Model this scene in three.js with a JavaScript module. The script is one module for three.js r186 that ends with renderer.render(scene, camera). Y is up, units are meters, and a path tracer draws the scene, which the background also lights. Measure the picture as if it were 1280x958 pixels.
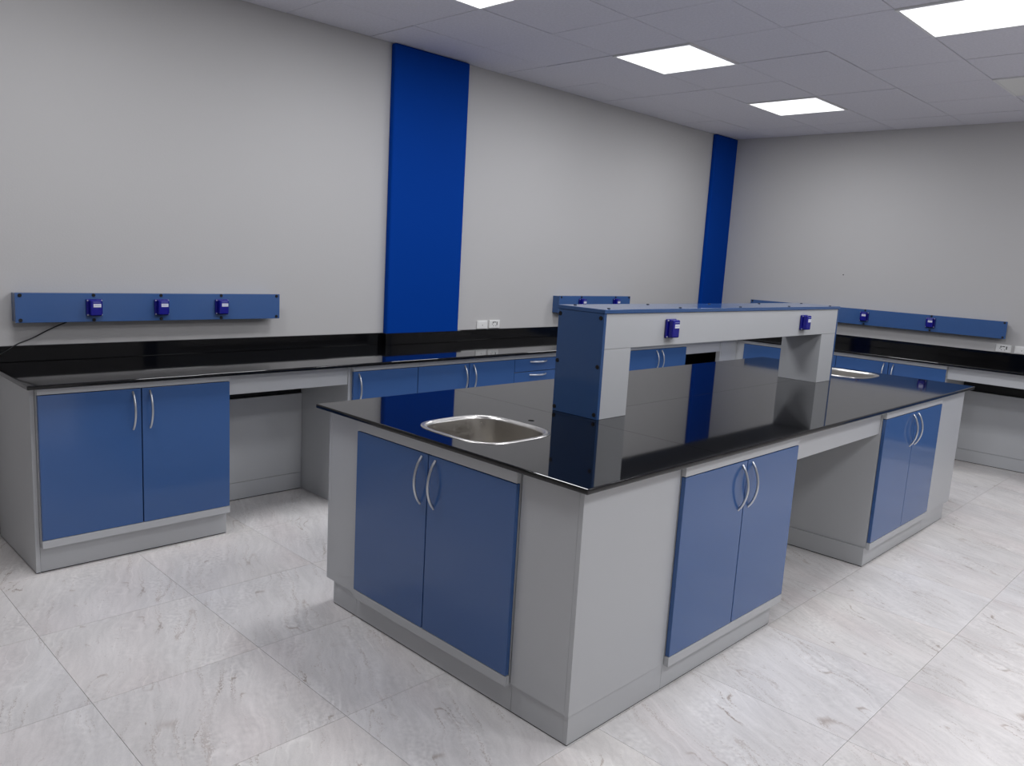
import * as THREE from 'three';
import { RectAreaLightUniformsLib } from 'three/addons/lights/RectAreaLightUniformsLib.js';
import { RoundedBoxGeometry } from 'three/addons/geometries/RoundedBoxGeometry.js';
import { mergeGeometries, toCreasedNormals } from 'three/addons/utils/BufferGeometryUtils.js';
import { createNoise2D } from 'simplex-noise';

// ------------------------------------------------------------------ camera, lights, exposure
const scene = new THREE.Scene();
scene.background = new THREE.Color(0x000000);
const camera = new THREE.PerspectiveCamera(51.56, 1280 / 958, 0.05, 60);
{
  const yaw = THREE.MathUtils.degToRad(45.80), pitch = THREE.MathUtils.degToRad(-9.198), roll = THREE.MathUtils.degToRad(3.321);
  const pos = new THREE.Vector3(-1.883, 1.5867, 1.486);
  const fwd = new THREE.Vector3(Math.sin(yaw) * Math.cos(pitch), Math.sin(pitch), -Math.cos(yaw) * Math.cos(pitch));
  const right = new THREE.Vector3().crossVectors(fwd, new THREE.Vector3(0, 1, 0)).normalize();
  const up = new THREE.Vector3().crossVectors(right, fwd);
  camera.up.copy(up.multiplyScalar(Math.cos(roll)).addScaledVector(right, -Math.sin(roll)));
  camera.position.copy(pos);
  camera.lookAt(pos.clone().add(fwd));
}
const EXPOSURE = 1.0;
const LIGHT = 16.6;          // radiance of a lit ceiling panel
const GLOW = 1.6;           // what the eye sees of its diffuser
const LIT = [[-0.805, -1.755], [1.025, -1.755], [2.855, -1.755], [4.685, -1.755], [1.025, 0.075], [2.855, 0.075], [-0.805, 1.905], [1.025, 1.905], [2.855, 1.905], [4.685, 1.905]];
const UNLIT = [[4.685, 0.075]];
const CEIL = 2.947;
RectAreaLightUniformsLib.init();
const renderer = new THREE.WebGLRenderer({ antialias: true });
renderer.toneMapping = THREE.LinearToneMapping;
renderer.toneMappingExposure = EXPOSURE;
renderer.shadowMap.enabled = true;
for (const [x, z] of LIT) {
  const l = new THREE.RectAreaLight(0xfafbff, LIGHT, 0.56, 0.56);
  l.position.set(x, CEIL - 0.014, z); l.lookAt(x, 0, z); l.castShadow = true;
  scene.add(l);
}

// ------------------------------------------------------------------ helpers
let seed = 20240611;
const rnd = () => { seed = (seed * 1664525 + 1013904223) >>> 0; return seed / 4294967296; };
const taken = new Map();
function numbered(n) { const k = taken.get(n) || 0; taken.set(n, k + 1); return k ? n + '_' + String(k).padStart(3, '0') : n; }
const bases = new WeakMap();
function shadows(o) { o.castShadow = true; o.receiveShadow = true; return o; }
function thing(name, label, category, base, group) {
  const o = new THREE.Group(); o.name = numbered(name); o.position.set(...base); scene.add(o);
  o.userData = { label, category }; if (group) o.userData.group = group;
  bases.set(o, base); return o;
}
function structure(name, label, base = [0, 0, 0]) {
  const o = new THREE.Group(); o.name = name; o.position.set(...base); scene.add(o);
  o.userData = { label, kind: 'structure' }; bases.set(o, base); return o;
}
// a part: geometry is given in world coordinates and moved into its thing's frame
function part(name, geo, mat, parent, label) {
  const b = bases.get(parent); const g = Array.isArray(geo) ? mergeGeometries(geo.map(x => x.index ? x.toNonIndexed() : x)) : geo;
  g.translate(-b[0], -b[1], -b[2]);
  const m = shadows(new THREE.Mesh(g, mat)); m.name = name; parent.add(m); bases.set(m, b);
  if (label) m.userData.label = label;
  return m;
}
function metricUV(g) {
  const n = g.index ? g.toNonIndexed() : g; n.computeVertexNormals();
  const p = n.attributes.position, q = n.attributes.normal, uv = new Float32Array(p.count * 2);
  for (let i = 0; i < p.count; i++) {
    const f = i - i % 3; const ax = Math.abs(q.getX(f)), ay = Math.abs(q.getY(f)), az = Math.abs(q.getZ(f));
    const x = p.getX(i), y = p.getY(i), z = p.getZ(i);
    if (ay >= ax && ay >= az) { uv[2 * i] = x; uv[2 * i + 1] = z; } else if (ax >= az) { uv[2 * i] = z; uv[2 * i + 1] = y; } else { uv[2 * i] = x; uv[2 * i + 1] = y; }
  }
  n.setAttribute('uv', new THREE.BufferAttribute(uv, 2)); return n;
}
function box(x0, x1, y0, y1, z0, z1, r = 0) {
  if (x0 > x1) [x0, x1] = [x1, x0]; if (z0 > z1) [z0, z1] = [z1, z0];
  const w = x1 - x0, h = y1 - y0, d = z1 - z0; let g;
  if (r) { g = new RoundedBoxGeometry(w, h, d, 1, Math.min(r, w * .49, h * .49, d * .49)); } else g = new THREE.BoxGeometry(w, h, d);
  if (g.index) g = g.toNonIndexed();
  g.translate((x0 + x1) / 2, (y0 + y1) / 2, (z0 + z1) / 2); return g;
}
// face frames: u runs along the face, d points out of it
function frame(face, plane) {
  if (face === '+z') return { p: (u, y, d) => [u, y, plane + d] };
  if (face === '-z') return { p: (u, y, d) => [u, y, plane - d] };
  if (face === '-x') return { p: (u, y, d) => [plane - d, y, u] };
  return { p: (u, y, d) => [plane + d, y, u] };
}
function fbox(F, u0, u1, y0, y1, d0, d1, r) { const a = F.p(u0, y0, d0), b = F.p(u1, y1, d1); return box(a[0], b[0], y0, y1, a[2], b[2], r); }
function tube(points, r, seg = 24, rad = 8) { return new THREE.TubeGeometry(new THREE.CatmullRomCurve3(points.map(p => new THREE.Vector3(...p))), seg, r, rad, false).toNonIndexed(); }
function disc(F, u, y, d0, d1, r, seg = 12) {   // short cylinder standing out of a face
  const g = new THREE.CylinderGeometry(r * .86, r, d1 - d0, seg); g.rotateX(Math.PI / 2);
  const out = new THREE.Vector3(...F.p(0, 0, 1)).sub(new THREE.Vector3(...F.p(0, 0, 0)));
  g.applyQuaternion(new THREE.Quaternion().setFromUnitVectors(new THREE.Vector3(0, 0, 1), out));
  g.translate(...F.p(u, y, (d0 + d1) / 2)); return g.toNonIndexed();
}

// ------------------------------------------------------------------ textures and materials
const noise = createNoise2D(rnd), noise2 = createNoise2D(rnd);
function dataTex(n, fn, srgb = true) {
  const a = new Uint8Array(n * n * 4);
  for (let j = 0; j < n; j++) for (let i = 0; i < n; i++) { const c = fn(i / n, j / n); const k = 4 * (j * n + i); a[k] = c[0]; a[k + 1] = c[1]; a[k + 2] = c[2]; a[k + 3] = 255; }
  const t = new THREE.DataTexture(a, n, n); t.wrapS = t.wrapT = THREE.RepeatWrapping; t.magFilter = THREE.LinearFilter; t.minFilter = THREE.LinearMipmapLinearFilter; t.generateMipmaps = true;
  if (srgb) t.colorSpace = THREE.SRGBColorSpace; t.needsUpdate = true; return t;
}
const FT = 2.44;   // metres across the floor texture
const floorTex = dataTex(2048, (s, t) => {
  const x = s * FT, z = t * FT;
  const wx = x + .022 * noise(x * 2.4, z * 2.4) + .007 * noise2(x * 11, z * 11), wz = z + .022 * noise2(x * 2.4 + 7, z * 2.4);
  const a = -.41 * wx + .91 * wz, b = .91 * wx + .41 * wz;           // along and across the streaks
  const cloud = .45 * noise(b * 3.2, a * 1.3) + .35 * noise2(b * 7, a * 2.2) + .2 * noise(b * 16, a * 5);
  const streak = .5 * noise2(b * 21, a * 2.1 + 3) + .5 * noise(b * 52, a * 5.5);
  const fine = noise(x * 90, z * 90) * .5 + noise2(b * 170, a * 30) * .5;
  const patch = Math.max(0, noise(b * 4 + 30, a * 2.4) - .25) * noise2(x * 38, z * 38);
  let v = 233 + 11 * cloud + 7.5 * streak + 4.5 * fine + 16 * patch + 5 * noise(x * 26, z * 22) * Math.max(0, .3 + noise2(x * 2.6, z * 2.6));
  const rose = Math.max(0, noise(b * 2.2 + 11, a * .8)) * 5;
  const g1 = Math.max(0, noise2(b * 3.4, a * 1.7 + 9) + .12), vein = Math.max(0, 1 - Math.abs(noise(b * 8.5 + 20 + .12 * fine, a * .5 + 5)) / .055) * g1;
  const g2 = Math.max(0, noise(b * 4.1 + 5, a * 3.4) - .22), hair = Math.max(0, 1 - Math.abs(noise2(b * 15 + 40 + .1 * fine, a * .9)) / .04) * g2;
  const g3 = Math.max(0, noise2(b * 3.2 - 4, a * 2.4)), white = Math.max(0, 1 - Math.abs(noise(b * 10 - 9, a * 1.2 + 2)) / .09) * g3;
  const spk = Math.max(0, noise2(b * 60, a * 21) - .84) * 5 * Math.max(0, noise(x * 3.4, z * 3.4 + 8));
  v += white * 17; const dk = vein * 62 + hair * 125 + spk * 120;
  return [v + 1 - dk * .86 + rose * .1, v - 2 - dk * 1.0 - rose * .5, v - 4 - dk * 1.1 - rose * .5].map(q => Math.max(70, Math.min(252, q)));
});
const ceilTex = dataTex(256, (s, t) => { const v = 240 + 4 * noise(s * 40, t * 40) + 5 * noise2(s * 110, t * 110); return [v, v, v]; });
const graniteTex = dataTex(512, (s, t) => {
  const f = noise(s * 150, t * 150), g = noise2(s * 60, t * 60); const k = f > .78 ? 14 : 0, m = g > .7 ? 5 : 0;
  const v = 7 + k + m + 3 * noise(s * 250, t * 250); return [v, v, v + 2];
});
const paintBump = dataTex(512, (s, t) => { const v = 128 + 46 * noise(s * 60, t * 60) + 40 * noise2(s * 140, t * 140); return [v, v, v]; }, false);
const steelRough = dataTex(256, (s, t) => { const v = 105 + 25 * noise(s * 6, t * 150) + 12 * noise2(s * 30, t * 30); return [v, v, v]; }, false);
const std = (o) => new THREE.MeshPhysicalMaterial(o);
const M = {
  wall: std({ color: 0xc4c3c2, roughness: .75, bumpMap: paintBump, bumpScale: .0004 }),
  column: std({ color: 0x003c98, roughness: .7, specularIntensity: .12, bumpMap: paintBump, bumpScale: .0003 }),
  ceiling: std({ color: 0xeeedf5, roughness: .85, map: ceilTex }),
  plenum: std({ color: 0x303032, roughness: .9 }),
  grout: std({ color: 0x6f6962, roughness: .9 }),
  floor: [0, 1, 2].map(i => std({ color: [0xffffff, 0xfcfbfa, 0xfffefc][i], roughness: .34, map: floorTex, specularIntensity: .8 })),
  blue: std({ color: 0x406298, roughness: .12 }),
  blueDark: std({ color: 0x365788, roughness: .09 }),
  grey: std({ color: 0xbfc1c3, roughness: .38 }),
  granite: std({ color: 0xffffff, map: graniteTex, roughness: .05, ior: 1.48 }),
  steel: std({ color: 0xaeaaa3, metalness: 1, roughness: .9, roughnessMap: steelRough }),
  rim: std({ color: 0xc8c6c2, metalness: 1, roughness: .32 }),
  handle: std({ color: 0xc9ccd0, metalness: .85, roughness: .32 }),
  drain: std({ color: 0x6a6866, metalness: 1, roughness: .4 }),
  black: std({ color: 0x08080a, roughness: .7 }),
  cable: std({ color: 0x17171a, roughness: .5 }),
  socket: std({ color: 0x0c0c7c, roughness: .3 }),
  socketLid: std({ color: 0x0e0e88, roughness: .25 }),
  sticker: std({ color: 0xe6e8f2, roughness: .5 }),
  print: std({ color: 0x7d84c8, roughness: .5 }),
  screw: std({ color: 0xd6dae6, metalness: .7, roughness: .3 }),
  plastic: std({ color: 0xeeeeec, roughness: .35 }),
  lightFrame: std({ color: 0xe8e8e8, roughness: .5 }),
  diffuserOn: std({ color: 0xf4f4f4, roughness: .6, emissive: 0xfafbff, emissiveIntensity: GLOW }),
  diffuserOff: std({ color: 0xf2f2ee, roughness: .35 }),
};

// ------------------------------------------------------------------ room shell
const X0 = -5.0, X1 = 6.104, Z0 = -3.131, Z1 = 3.9, TH = .15;
{
  const sides = [
    ['wall_back', 'long off-white painted wall behind the wall bench', [X0 - TH, X1 + TH, 0, CEIL + .15, Z0 - TH, Z0]],
    ['wall_right', 'off-white painted end wall behind the bench turning the corner', [X1, X1 + TH, 0, CEIL + .15, Z0, Z1]],
    ['wall_left', 'off-white painted wall at the open end of the room', [X0 - TH, X0, 0, CEIL + .15, Z0, Z1]],
    ['wall_front', 'off-white painted wall facing the island', [X0 - TH, X1 + TH, 0, CEIL + .15, Z1, Z1 + TH]],
  ];
  for (const [n, label, b] of sides) {
    const m = shadows(new THREE.Mesh(metricUV(box(...b)), M.wall)); m.name = n; m.userData = { label, kind: 'structure' }; scene.add(m);
  }
}
// floor: tiles of 0.61 m on a bed, recessed joints
{
  const f = structure('floor', 'pale marble-look floor of large square tiles');
  part('bed', box(X0 - TH, X1 + TH, -.15, -.004, Z0 - TH, Z1 + TH), M.grout, f);
  const P = .61, G = .0008;
  const xs = [X0]; for (let k = -10; k < 20; k++) { const v = -.447 + P * k; if (v > X0 + .01 && v < X1 - .01) xs.push(v); } xs.push(X1);
  const zs = [Z0]; for (let k = -10; k < 20; k++) { const v = .004 + P * k; if (v > Z0 + .01 && v < Z1 - .01) zs.push(v); } zs.push(Z1);
  for (let i = 0; i + 1 < xs.length; i++) for (let j = 0; j + 1 < zs.length; j++) {
    const w = xs[i + 1] - xs[i], d = zs[j + 1] - zs[j];
    const g = box(xs[i] + G, xs[i + 1] - G, -.006, 0, zs[j] + G, zs[j + 1] - G);
    const p = g.attributes.position, uv = g.attributes.uv, ox = rnd() * (FT - .62), oz = rnd() * (FT - .62);
    for (let k = 0; k < p.count; k++) uv.setXY(k, (p.getX(k) - xs[i] + ox) / FT, (p.getZ(k) - zs[j] + oz) / FT);
    part('tile', g, M.floor[Math.floor(rnd() * 3)], f);
  }
}
// ceiling: 0.61 m panels, light panels take the place of some
{
  const c = structure('ceiling', 'suspended ceiling of square pale panels', [0, CEIL, 0]);
  part('slab', box(X0 - TH, X1 + TH, CEIL + .09, CEIL + .2, Z0 - TH, Z1 + TH), M.plenum, c);
  const P = .61, G = .0032;
  const xs = [X0]; for (let k = -10; k < 20; k++) { const v = .72 + P * k; if (v > X0 + .01 && v < X1 - .01) xs.push(v); } xs.push(X1);
  const zs = [Z0]; for (let k = -10; k < 20; k++) { const v = -.23 + P * k; if (v > Z0 + .01 && v < Z1 - .01) zs.push(v); } zs.push(Z1);
  for (let i = 0; i + 1 < xs.length; i++) for (let j = 0; j + 1 < zs.length; j++) {
    const cx = (xs[i] + xs[i + 1]) / 2, cz = (zs[j] + zs[j + 1]) / 2;
    const dy = (rnd() - .5) * .003, tl = (rnd() - .5) * .004;
    if ([...LIT, ...UNLIT].some(([x, z]) => Math.abs(x - cx) < .05 && Math.abs(z - cz) < .05)) continue;
    const g = metricUV(box(xs[i] + G, xs[i + 1] - G, CEIL, CEIL + .012, zs[j] + G, zs[j + 1] - G, .0012));
    g.translate(-cx, -CEIL, -cz); g.rotateX(tl); g.rotateZ(tl * (rnd() - .5)); g.translate(cx, CEIL + .0025 + dy, cz);
    part('ceiling_panel', g, M.ceiling, c);
  }
}
// blue columns standing proud of the long wall
{
  const c1 = structure('column', 'wide bright blue painted column on the long wall', [1.85, .901, -3.1]);
  part('face', metricUV(box(1.508, 2.186, .901, CEIL - .001, Z0 + .0005, -3.082, .012)), M.column, c1);
  const c2 = structure('column_001', 'narrow dark blue painted column in the corner of the room', [5.9, .901, -3.1]);
  part('face', metricUV(box(5.665, X1 - .0005, .901, CEIL - .001, Z0 + .0005, -3.085, .01)), M.column, c2);
}

// ------------------------------------------------------------------ cabinet builder
const TOP = .88;   // underside of the worktops
function handleGeo(F, u, y0, y1, d, horizontal, u1) {
  const pts = [], bow = .034, n = 10;
  for (let i = 0; i <= n; i++) {
    const t = i / n, o = d - .002 + bow * Math.pow(Math.sin(Math.PI * t), .75);
    pts.push(horizontal ? F.p(u + (u1 - u) * t, y0, o) : F.p(u, y0 + (y1 - y0) * t, o));
  }
  return tube(pts, .0055, 22, 8);
}
// spec: face, plane, u0, u1, depth, Y {hp, rb, db, dt}, fronts
function cabinet(name, label, spec, group) {
  const { face, plane, u0, u1, depth, Y } = spec, F = frame(face, plane), T = .018, e = .0006, back = spec.recess ?? .0;
  const t = thing(name, label, 'cabinet', F.p((u0 + u1) / 2, 0, 0), group);
  const a = u0 + e, b = u1 - e;
  part('carcass', [fbox(F, a, a + T, Y.hp, TOP, -depth, 0), fbox(F, b - T, b, Y.hp, TOP, -depth, 0), fbox(F, a + T, b - T, Y.hp, Y.hp + T, -depth, -.001), fbox(F, a + T, b - T, Y.hp + T, TOP, -depth, -depth + .008)], M.grey, t);
  part('top_rail', fbox(F, a, b, Y.dt + .0032, TOP, .0004, .02, .0015), M.grey, t);
  part('bottom_rail', fbox(F, a, b, Y.rb, Y.db - .002, .0004, .02, .0015), M.grey, t);
  const p0 = spec.plinth ? spec.plinth[0] : a, p1 = spec.plinth ? spec.plinth[1] : b;
  if (!spec.noPlinth) part('floor_strip', fbox(F, p0 + .002, p1 - .002, .0004, .0042, -depth, -back - .002), M.black, t);  // thin black line between plinth and floor
  if (!spec.noPlinth) part('plinth', fbox(F, p0, p1, .0045, Y.hp - .0008, -depth, -back, .001), M.grey, t);
  const fr = spec.fronts, D0 = .002, D1 = .02;
  const door = (x0, x1, hu) => {
    const d = part('door', fbox(F, x0 + .0027, x1 - .0027, Y.db, Y.dt, D0, D1, .0016), M.blue, t);
    part('handle', handleGeo(F, hu, Y.dt - .2, Y.dt - .014, D1), M.handle, d);
  };
  if (fr === 'pair') { const m = (u0 + u1) / 2; door(u0, m, m - .04); door(m, u1, m + .04); }
  if (fr === 'single') door(u0, u1, u0 + .04);
  if (fr === 'drawers') {
    let y = Y.dt; for (const h of [.097, .097, .23, Y.dt - Y.db - .424]) {
      const d = part('drawer', fbox(F, u0 + .0015, u1 - .0015, y - h + .004, y, D0, D1, .0016), M.blue, t);
      const m = (u0 + u1) / 2; part('handle', handleGeo(F, m - .09, y - .023, 0, D1, true, m + .09), M.handle, d); y -= h;
    }
  }
  return t;
}

// ------------------------------------------------------------------ island
const YI = { hp: .109, rb: .102, db: .142, dt: .832 };
const IZ0 = -1.428, IZ1 = .005, IXA = -.008, IXB = 3.943;
{
  // near end unit with the sink: doors on the short face, blank panels round the corners
  const endUnit = (near) => {
    const face = near ? '-x' : '+x', plane = near ? IXA : IXB, xa = near ? IXA : 3.4255, xb = near ? .5365 : IXB;
    const t = cabinet('sink_cabinet', near ? 'grey end cabinet with two blue doors below the near sink of the island' : 'grey end cabinet under the far sink of the island, with a blank grey panel', { face, plane, u0: -1.192, u1: -.267, depth: .51, Y: YI, fronts: 'pair', noPlinth: true });
    const F = frame(face, plane);
    part('corner_panel', fbox(F, -.262, IZ1 - .0185, YI.hp, TOP, -.018, 0, .001), M.grey, t);
    part('corner_panel', fbox(F, IZ0 + .0185, -1.197, YI.hp, TOP, -.018, 0, .001), M.grey, t);
    part('side_panel', box(xa, xb, YI.hp, TOP, IZ1 - .018, IZ1, .001), M.grey, t);
    part('side_panel', box(xa, xb, YI.hp, TOP, IZ0, IZ0 + .018, .001), M.grey, t);
    const p0 = near ? 0 : 3.4255, p1 = near ? .5365 : 3.85, s0 = near ? p0 : p1 - .018, s1 = near ? p0 + .018 : p1, h = YI.hp - .0008;
    part('floor_strip', box(p0 + .002, p1 - .002, .0004, .0042, -1.379, -.002), M.black, t);
    part('plinth_board', box(p0, p1, .0045, h, -.018, 0, .0008), M.grey, t);
    part('plinth_board', box(p0, p1, .0045, h, -1.381, -1.363, .0008), M.grey, t);
    for (const [a, b] of [[-1.3625, -1.206], [-1.2045, -.2605], [-.259, -.0185]]) part('plinth_board', box(s0, s1, .0045, h, a, b, .0008), M.grey, t);
  };
  endUnit(true); endUnit(false);
  const mid = -.7115;
  const c = (label, face, u0, u1, plinth) => cabinet('base_cabinet', label, { face, plane: face === '+z' ? IZ1 : IZ0, u0, u1, depth: .7, Y: YI, fronts: 'pair', plinth, recess: face === '+z' ? .005 : .047 }, 'cabinets under the island');
  c('blue two-door island cabinet next to the blank grey corner panel, facing the open floor', '+z', .538, 1.449, [.5375, 1.401]);
  c('blue two-door island cabinet beyond the open knee space, facing the open floor', '+z', 2.489, 3.424, [2.482, 3.4235]);
  c('blue two-door island cabinet near the sink end on the side facing the wall bench', '-z', .538, 1.449, [.5375, 1.401]);
  c('blue two-door island cabinet at the far end on the side facing the wall bench', '-z', 2.489, 3.424, [2.482, 3.4235]);
  for (const s of [1, -1]) {
    const F = frame(s > 0 ? '+z' : '-z', s > 0 ? IZ1 : IZ0);
    const k = thing('knee_space_panel', s > 0 ? 'grey apron and back panel of the knee space between the two long-side island cabinets' : 'grey apron and back panel of the island knee space facing the wall bench', 'panel', F.p(1.969, 0, -.3), 'knee space panels');
    part('apron', fbox(F, 1.4505, 2.4875, .751, TOP, -.027, -.009, .001), M.grey, k);
    part('back_panel', fbox(F, 1.4505, 2.4875, .1105, TOP, -.69, -.672, .001), M.grey, k);
    part('floor_strip', fbox(F, 1.452, 2.479, .0004, .0042, -.688, -.674), M.black, k);
    part('plinth_board', fbox(F, 1.4505, 2.4805, .0045, .1085, -.69, -.672, .001), M.grey, k);
  }
}

// ------------------------------------------------------------------ worktops
function superOutline(cx, cz, hx, hz, n, count = 56) {
  const r = []; for (let i = 0; i < count; i++) { const a = 2 * Math.PI * i / count, c = Math.cos(a), s = Math.sin(a); r.push([cx + hx * Math.sign(c) * Math.pow(Math.abs(c), 2 / n), cz + hz * Math.sign(s) * Math.pow(Math.abs(s), 2 / n)]); } return r;
}
// a polished slab: edges flagged 1 are bullnosed, edges flagged 0 are butt joints (order x0, x1, z0, z1)
function slab(x0, x1, z0, z1, yt, th, round, holes = []) {
  const R = .005, J = .0011, pos = [];
  let pos2 = pos; const flatPos = [];
  const tri = (a, b, c) => pos2.push(...a, ...b, ...c);
  const ring = (k, y) => { const i = (f) => f ? R * k : J * k; return [[x0 + i(round[0]), y, z0 + i(round[2])], [x1 - i(round[1]), y, z0 + i(round[2])], [x1 - i(round[1]), y, z1 - i(round[3])], [x0 + i(round[0]), y, z1 - i(round[3])]]; };
  const rings = []; const N = 5;
  for (let i = 0; i <= N; i++) { const a = Math.PI / 2 * i / N; rings.push(ring(1 - Math.cos(a), yt - R * (1 - Math.sin(a)) )); }
  const upper = rings.slice().reverse(); // top to side
  const lower = rings.map(r => r.map(p => [p[0], 2 * yt - th - p[1], p[2]]));
  const all = [...upper, ...lower];
  for (let i = 0; i + 1 < all.length; i++) for (let k = 0; k < 4; k++) { const A = all[i][k], B = all[i][(k + 1) % 4], C = all[i + 1][(k + 1) % 4], D = all[i + 1][k]; tri(A, B, C); tri(A, C, D); }
  pos2 = flatPos;
  for (const [r, y, up] of [[upper[0], yt, true], [all[all.length - 1], yt - th, false]]) {
    const contour = r.map(p => new THREE.Vector2(p[0], p[2])), hs = holes.map(h => h.map(p => new THREE.Vector2(p[0], p[1])));
    const faces = THREE.ShapeUtils.triangulateShape(contour, hs), flat = [...contour, ...hs.flat()];
    for (const f of faces) { const q = f.map(i => [flat[i].x, y, flat[i].y]); const ar = (q[1][0] - q[0][0]) * (q[2][2] - q[0][2]) - (q[1][2] - q[0][2]) * (q[2][0] - q[0][0]); (ar > 0) === up ? tri(q[0], q[2], q[1]) : tri(q[0], q[1], q[2]); }
  }
  for (const h of holes) for (let i = 0; i < h.length; i++) { const a = h[i], b = h[(i + 1) % h.length]; const A = [a[0], yt, a[1]], B = [b[0], yt, b[1]], C = [b[0], yt - th, b[1]], D = [a[0], yt - th, a[1]]; tri(A, B, C); tri(A, C, D); }
  const made = (p) => { const g = new THREE.BufferGeometry(); g.setAttribute('position', new THREE.Float32BufferAttribute(p, 3)); return metricUV(g); };
  return mergeGeometries([toCreasedNormals(made(pos), .6), made(flatPos)]);
}
const IT = { x0: -.051, x1: 3.985, z0: -1.471, z1: .05 }, H = .9, SL = .0195;
const SINK = [[.25, -.722], [3.684, -.722]];
{
  const w = thing('island_worktop', 'black polished granite worktop covering the island', 'worktop', [1.97, TOP, -.71]);
  const J1 = .735, J2 = 3.2, ZM = -.724;
  const hole = SINK.map(([x, z]) => superOutline(x, z, .192, .212, 3.6));
  const tap = (x) => superOutline(x, -.735, .014, .014, 2, 20);
  part('slab', slab(IT.x0, J1, IT.z0, IT.z1, H, SL, [1, 0, 1, 1], [hole[0], tap(.53)]), M.granite, w);
  part('slab', slab(J1, J2, IT.z0, ZM, H, SL, [0, 0, 1, 0]), M.granite, w);
  part('slab', slab(J1, J2, ZM, IT.z1, H, SL, [0, 0, 0, 1]), M.granite, w);
  part('slab', slab(J2, IT.x1, IT.z0, IT.z1, H, SL, [0, 1, 1, 1], [hole[1], tap(3.404)]), M.granite, w);
}
function sink([cx, cz], label) {
  const t = thing('sink', label, 'sink', [cx, H, cz], 'island sinks');
  const loft = (levels) => {
    const pos = [], n = 64, rings = levels.map(([s, y]) => superOutline(cx, cz, .21 * s, .23 * s + (s > .5 ? 0 : 0), s > .8 ? 3.6 : 3.6 - (0.8 - s) * 2, n).map(p => [p[0], y, p[1]]));
    for (let i = 0; i + 1 < rings.length; i++) for (let k = 0; k < n; k++) { const A = rings[i][k], B = rings[i][(k + 1) % n], C = rings[i + 1][(k + 1) % n], D = rings[i + 1][k]; pos.push(...A, ...B, ...C, ...A, ...C, ...D); }
    const g = new THREE.BufferGeometry(); g.setAttribute('position', new THREE.Float32BufferAttribute(pos, 3));
    const uv = new Float32Array(pos.length / 3 * 2); for (let i = 0; i < pos.length / 3; i++) { uv[2 * i] = (pos[3 * i] - cx) * 2; uv[2 * i + 1] = (pos[3 * i + 2] - cz) * 2 + pos[3 * i + 1]; } g.setAttribute('uv', new THREE.BufferAttribute(uv, 2));
    return toCreasedNormals(g, 1.0);
  };
  part('rim', loft([[1, H + .0005], [.995, H + .0028], [.975, H + .0042], [.945, H + .004], [.915, H + .001], [.9, H - .008]]), M.rim, t);
  part('bowl', loft([[.9, H - .008], [.885, H - .03], [.86, H - .09], [.83, H - .125], [.77, H - .145], [.66, H - .153], [.4, H - .156], [.17, H - .159]]), M.steel, t);
  const dr = part('drain', loft([[.17, H - .158], [.16, H - .1565], [.13, H - .158], [.11, H - .164], [.01, H - .165]]), M.drain, t);
  part('strainer', loft([[.09, H - .1635], [.085, H - .161], [.01, H - .1605]]), M.rim, dr);
}
sink(SINK[0], 'stainless steel sink in the island end nearest the open floor');
sink(SINK[1], 'stainless steel sink at the far end of the island beyond the shelf');

// ------------------------------------------------------------------ power sockets
function socket(F, u, y, d, parent) {
  const w = .041, h = .045;
  const b = part('socket', fbox(F, u - w, u + w, y - h, y + h, d, d + .014, .006), M.socket, parent, 'dark blue socket with a hinged lid and a white sticker');
  part('lid', fbox(F, u - w + .012, u + w - .012, y - h + .004, y + h - .003, d + .012, d + .04, .006), M.socketLid, b);
  part('sticker', fbox(F, u - .014, u + .024, y + .004, y + .022, d + .0395, d + .0405), M.sticker, b);
  part('print', fbox(F, u - .01, u + .02, y + .0125, y + .0145, d + .0404, d + .0408), M.print, b);
  part('print', fbox(F, u - .015, u + .022, y + .029, y + .032, d + .0395, d + .0404), M.print, b);
  for (const i of [-1, 1]) for (const j of [-1, 1]) part('screw', disc(F, u + i * (w - .0065), y + j * (h - .007), d + .013, d + .0165, .0042, 10), M.screw, b);
}
const cap = (F, u, y, d, parent) => part('screw_cap', disc(F, u, y, d, d + .004, .0095, 12), M.black, parent);

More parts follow.
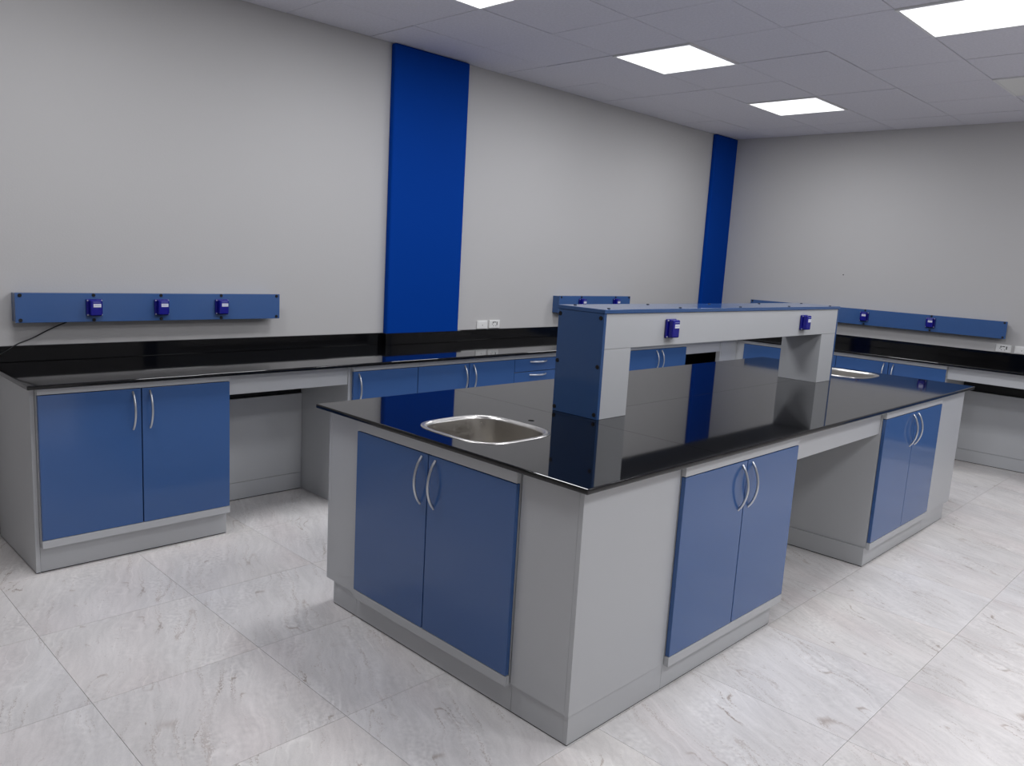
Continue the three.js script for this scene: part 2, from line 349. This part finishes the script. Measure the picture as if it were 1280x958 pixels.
// ------------------------------------------------------------------ bridge shelf on the island
{
  const x0 = .788, x1 = 3.206, zf = -.59, zb = -.847, T = .018, yt = 1.379, yf = 1.208;
  const t = thing('bench_shelf', 'blue and white bridge shelf with sockets standing on the island worktop', 'shelf', [(x0 + x1) / 2, H, (zf + zb) / 2]);
  part('side_panel', box(x0, x0 + T, H + .0005, yt - T, zb, zf, .0012), M.blueDark, t, 'blue end panel with black screw caps');
  part('side_panel', box(x1 - T, x1, H + .0005, yt - T, zb, zf, .0012), M.blueDark, t, 'blue end panel with black screw caps');
  part('top_board', box(x0 - .003, x1 + .003, yt - T + .0005, yt, zb - .004, zf + .004, .0015), M.blueDark, t, 'blue top board');
  for (const z of [zf - .001, zb + T + .001]) part('fascia', box(x0 + T + .0005, x1 - T - .0005, yf, yt - T - .001, z - T, z, .001), M.grey, t);
  part('underside', box(x0 + T + .0005, x1 - T - .0005, yf + .001, yf + .016, zb + T + .002, zf - T - .002), M.grey, t);
  for (const [a, b] of [[x0 + T + .0005, .997], [2.986, x1 - T - .0005]]) part('leg', box(a, b, H + .0005, yf - .0015, zb + .001, zf - .001, .001), M.grey, t);
  const FL = frame('-x', x0), FR = frame('+x', x1), FF = frame('+z', zf - .001);
  for (const F of [FL, FR]) for (const y of [.921, 1.131, 1.341]) for (const u of [-.607, -.836]) cap(F, u, y, 0, t);
  const g = (x, z) => { const c = new THREE.CylinderGeometry(.0065, .0075, .003, 12).toNonIndexed(); c.translate(x, yt + .0015, z); part('screw_cap', c, M.black, t); };
  for (const x of [.86, 1.42, 2.0, 2.57, 3.14]) { g(x, -.625); g(x, -.815); }
  socket(FF, 1.288, 1.287, 0, t); socket(FF, 2.698, 1.287, 0, t);
}

// ------------------------------------------------------------------ wall bench along the long wall and round the corner
const YW = { hp: .127, rb: .129, db: .168, dt: .845 };
const WP = -2.447, RP = 5.36, WD = .64;
{
  const c = (name, label, u0, u1, fronts, extra = {}) => cabinet(name, label, { face: '+z', plane: WP, u0, u1, depth: WD, Y: YW, fronts, recess: .025, ...extra }, 'cabinets along the long wall');
  const first = c('base_cabinet', 'blue two-door cabinet at the open end of the wall bench, below the three-socket trunking', -.877, .024, 'pair');
  part('end_panel', box(-.896, -.8775, .0045, TOP, -3.09, -2.468, .001), M.grey, first);
  part('floor_strip', box(-.894, -.879, .0004, .0042, -3.088, -2.47), M.black, first);
  c('base_cabinet', 'narrow single-door blue cabinet right of the wall bench knee space', .79, 1.28, 'single');
  c('base_cabinet', 'blue two-door wall cabinet between the single door and the drawers', 1.28, 2.16, 'pair');
  c('drawer_cabinet', 'blue drawer unit in the wall bench with horizontal handles', 2.16, 2.66, 'drawers');
  c('base_cabinet', 'blue two-door wall cabinet hidden behind the end panel of the bridge shelf', 2.66, 3.53, 'pair');
  c('base_cabinet', 'blue two-door wall cabinet seen through the opening of the bridge shelf', 3.53, 4.405, 'pair');
  const r = (label, u0, u1) => cabinet('base_cabinet', label, { face: '-x', plane: RP, u0, u1, depth: .72, Y: YW, fronts: 'pair', recess: .025 }, 'cabinets along the end wall');
  r('blue two-door cabinet in the room corner behind the far leg of the bridge shelf', -2.361, -1.436);
  r('blue two-door cabinet of the end wall bench beyond the far island sink', -1.436, -.51);

  const knee = (label, F, a, b, dA, dB, ends, yb = .633) => {
    const k = thing('knee_space_panel', label, 'panel', F.p((a + b) / 2, 0, dB), 'knee space panels');
    part('apron', fbox(F, a + .001, b - .001, .768, TOP, dA - .018, dA, .001), M.grey, k);
    part('back_panel', fbox(F, a + .001, b - .001, .1115, yb, dB - .018, dB, .001), M.grey, k);
    part('plinth_board', fbox(F, a + .001, b - .001, .0045, .1095, dB - .018, dB, .001), M.grey, k);
    part('floor_strip', fbox(F, a + .002, b - .002, .0004, .0042, dB - .016, dB - .002), M.black, k);
    part('gap_shade', fbox(F, a + .001, b - .001, yb + .0015, TOP, dB - .03, dB - .012, .001), M.black, k, 'black sheet standing in for the shade of the open gap above the back panel');  // shade of the open cavity behind, painted as a black sheet
    for (const [e0, e1, d0] of ends) part('end_panel', fbox(F, e0, e1, .0005, TOP, d0, -.004, .001), M.grey, k);
    return k;
  };
  const FW = frame('+z', WP), FR = frame('-x', RP);
  knee('grey panels of the knee space beside the end cabinet of the wall bench', FW, .025, .77, -.008, -.516, [[.771, .789, -.66]]);
  const k2 = knee('grey apron and filler of the knee space near the corner, seen below the bridge shelf', FW, 4.406, 5.05, -.008, -.516, [[5.052, 5.07, -.05]], .5);
  part('gap_shade', box(5.0505, 5.95, .0005, TOP, -2.993, -2.975), M.black, k2);  // black sheet added to stand for the unlit corner void
  part('corner_filler', box(5.071, 5.358, .0005, TOP, -2.467, -2.449, .001), M.grey, k2);
  part('corner_filler', box(5.36, 5.378, .0005, TOP, -2.467, -2.3622, .001), M.grey, k2);
  knee('grey apron and back panel of the knee space at the end wall bench', FR, -.509, .5, -.01, -.523, []);
  r('blue two-door cabinet of the end wall bench beyond its knee space', .501, 1.43);

  const w = thing('wall_worktop', 'black granite worktop with upstand running along both walls', 'worktop', [2.6, TOP, -2.76]);
  const zf = -2.385, xf = 5.298, zb = Z0 + .0005, xb = X1 - .0005;
  part('slab', slab(-.925, 2.62, zb, zf, H, SL, [1, 0, 0, 1]), M.granite, w);
  part('slab', slab(2.62, xb, zb, zf, H, SL, [0, 0, 0, 1]), M.granite, w);
  part('slab', slab(xf, xb, zf, 1.47, H, SL, [1, 0, 0, 1]), M.granite, w);
  const bs = (a, b, c, d) => part('upstand', metricUV(box(a, b, H + .0002, .983, c, d, .002)), M.granite, w);
  bs(-.925, 1.487, zb, zb + .02); bs(1.4875, 1.507, zb, -3.081); bs(1.4875, 2.207, -3.0805, -3.062); bs(2.1875, 2.207, zb, -3.081); bs(2.2075, 5.644, zb, zb + .02);
  bs(5.6445, 5.664, zb, -3.0845); bs(5.6445, 6.083, -3.084, -3.066); bs(6.0835, xb, -3.084, 1.47);
}

// ------------------------------------------------------------------ socket trunking on the walls
function trunking(label, F, a, b, socks, sy) {
  const y0 = 1.106, y1 = 1.257, t = thing('socket_trunking', label, 'trunking', F.p((a + b) / 2, y0, 0), 'blue socket trunking on the walls');
  part('box', fbox(F, a + .004, b - .03, y0 + .003, y1 - .003, .0006, .07, .001), M.blueDark, t);
  part('cover', fbox(F, a, b, y0, y1, .0705, .082, .0015), M.blue, t);
  for (const u of socks) { socket(F, u, sy, .082, t); cap(F, u, y1 - .01, .082, t); cap(F, u, y0 + .01, .082, t); }
  for (const u of [a + .022, b - .022]) for (const y of [y0 + .013, y1 - .012]) cap(F, u, y, .082, t);
}
const FB = frame('+z', Z0), FE = frame('-x', X1);
trunking('long blue trunking with three sockets above the open end of the wall bench', FB, -.797, .652, [-.432, -.08, .271], 1.182);
trunking('short blue trunking with two sockets behind the near end of the bridge shelf', FB, 3.31, 4.33, [3.605, 4.10], 1.19);
trunking('long blue trunking on the end wall beside the room corner', FE, -2.7, -.275, [-2.09, -1.487, -.888], 1.188);

// ------------------------------------------------------------------ small wall fittings
function outlet(label, F, u, y, w, holes) {
  const t = thing('wall_outlet', label, 'outlet', F.p(u, y - .033, 0), 'white wall outlets');
  part('plate', fbox(F, u - w / 2, u + w / 2, y - .033, y + .033, .0005, .011, .003), M.plastic, t);
  const ins = part('insert', fbox(F, u - w / 2 + .01, u + w / 2 - .01, y - .024, y + .024, .0105, .0125, .001), M.plastic, t);
  if (holes) for (const [a, b, r, s] of [[-.02, .014, .004, .007], [.0, .017, .012, .003], [.024, .006, .004, .014], [-.014, -.012, .003, .003], [.012, -.012, .003, .003], [-.026, .0, .003, .003]]) part('slot', fbox(F, u + a - r, u + a + r, y + b - s, y + b + s, .0124, .0132), M.black, ins);
  else part('screw', disc(F, u, y - .004, .0122, .0134, .004, 10), M.drain, ins);
}
outlet('blank white plate above the wall bench beside the wide blue column', FB, 2.476, 1.018, .113, false);
outlet('white socket plate with dark slots right of the blank plate by the blue column', FB, 2.612, 1.02, .118, true);
outlet('white socket plate with dark slots below the end wall trunking', FE, -.293, 1.019, .118, true);
outlet('blank white plate on the end wall, cut by the picture edge', FE, -.152, 1.019, .113, false);
{
  const n = thing('wall_nail', 'tiny dark nail in the end wall above the trunking', 'nail', [X1, 1.57, -1.775]);
  part('head', disc(FE, -1.775, 1.575, .0004, .004, .006, 10), M.black, n);
}
{
  const c = thing('power_cable', 'thin black cable sagging from the three-socket trunking past the upstand', 'cable', [-.6, 1.0, -3.05]);
  part('cord', tube([[-.552, 1.1025, -3.09], [-.58, 1.09, -3.096], [-.64, 1.061, -3.1], [-.715, 1.021, -3.1], [-.781, .993, -3.102], [-.86, .944, -3.104], [-.935, .92, -3.108], [-.952, .84, -3.118], [-.953, .6, -3.121], [-.95, .3, -3.121], [-.955, .02, -3.118]], .0034, 110, 7), M.cable, c);
}

// ------------------------------------------------------------------ ceiling light panels
function ceilingLight([x, z], on, label) {
  const t = thing('ceiling_light', label, 'ceiling light', [x, CEIL, z], 'ceiling light panels');
  const a = .303, b = .286, y0 = CEIL - .006, y1 = CEIL + .03;
  part('frame', [box(x - a, x + a, y0, y1, z - a, z - b), box(x - a, x + a, y0, y1, z + b, z + a), box(x - a, x - b, y0, y1, z - b, z + b), box(x + b, x + a, y0, y1, z - b, z + b)], M.lightFrame, t);
  part('diffuser', box(x - b + .0005, x + b - .0005, CEIL - .004, CEIL + .01, z - b + .0005, z + b - .0005), on ? M.diffuserOn : M.diffuserOff, t);
}
const LIGHT_LABELS = {
  '-0.805,-1.755': 'glowing square ceiling panel above the end cabinet of the wall bench',
  '-0.805,1.905': 'glowing square ceiling panel above the spot where the picture was taken',
  '4.685,1.905': 'glowing square ceiling panel over the floor beside the end wall',
  '1.025,-1.755': 'glowing square ceiling panel cut by the upper edge near the wide blue column',
  '2.855,-1.755': 'glowing square ceiling panel in the row along the long wall, between the two blue columns',
  '4.685,-1.755': 'smallest glowing square ceiling panel, near the narrow corner column',
  '1.025,0.075': 'glowing square ceiling panel above the sink end of the island',
  '2.855,0.075': 'large glowing square ceiling panel cut by the upper corner of the picture',
  '1.025,1.905': 'glowing square ceiling panel above the open floor beside the island',
  '2.855,1.905': 'glowing square ceiling panel above the open floor at the far part of the island',
};
for (const p of LIT) ceilingLight(p, true, LIGHT_LABELS[p.join()] || 'glowing square ceiling panel over the open floor');
for (const p of UNLIT) ceilingLight(p, false, 'switched-off pale square light panel in the ceiling');

renderer.render(scene, camera);
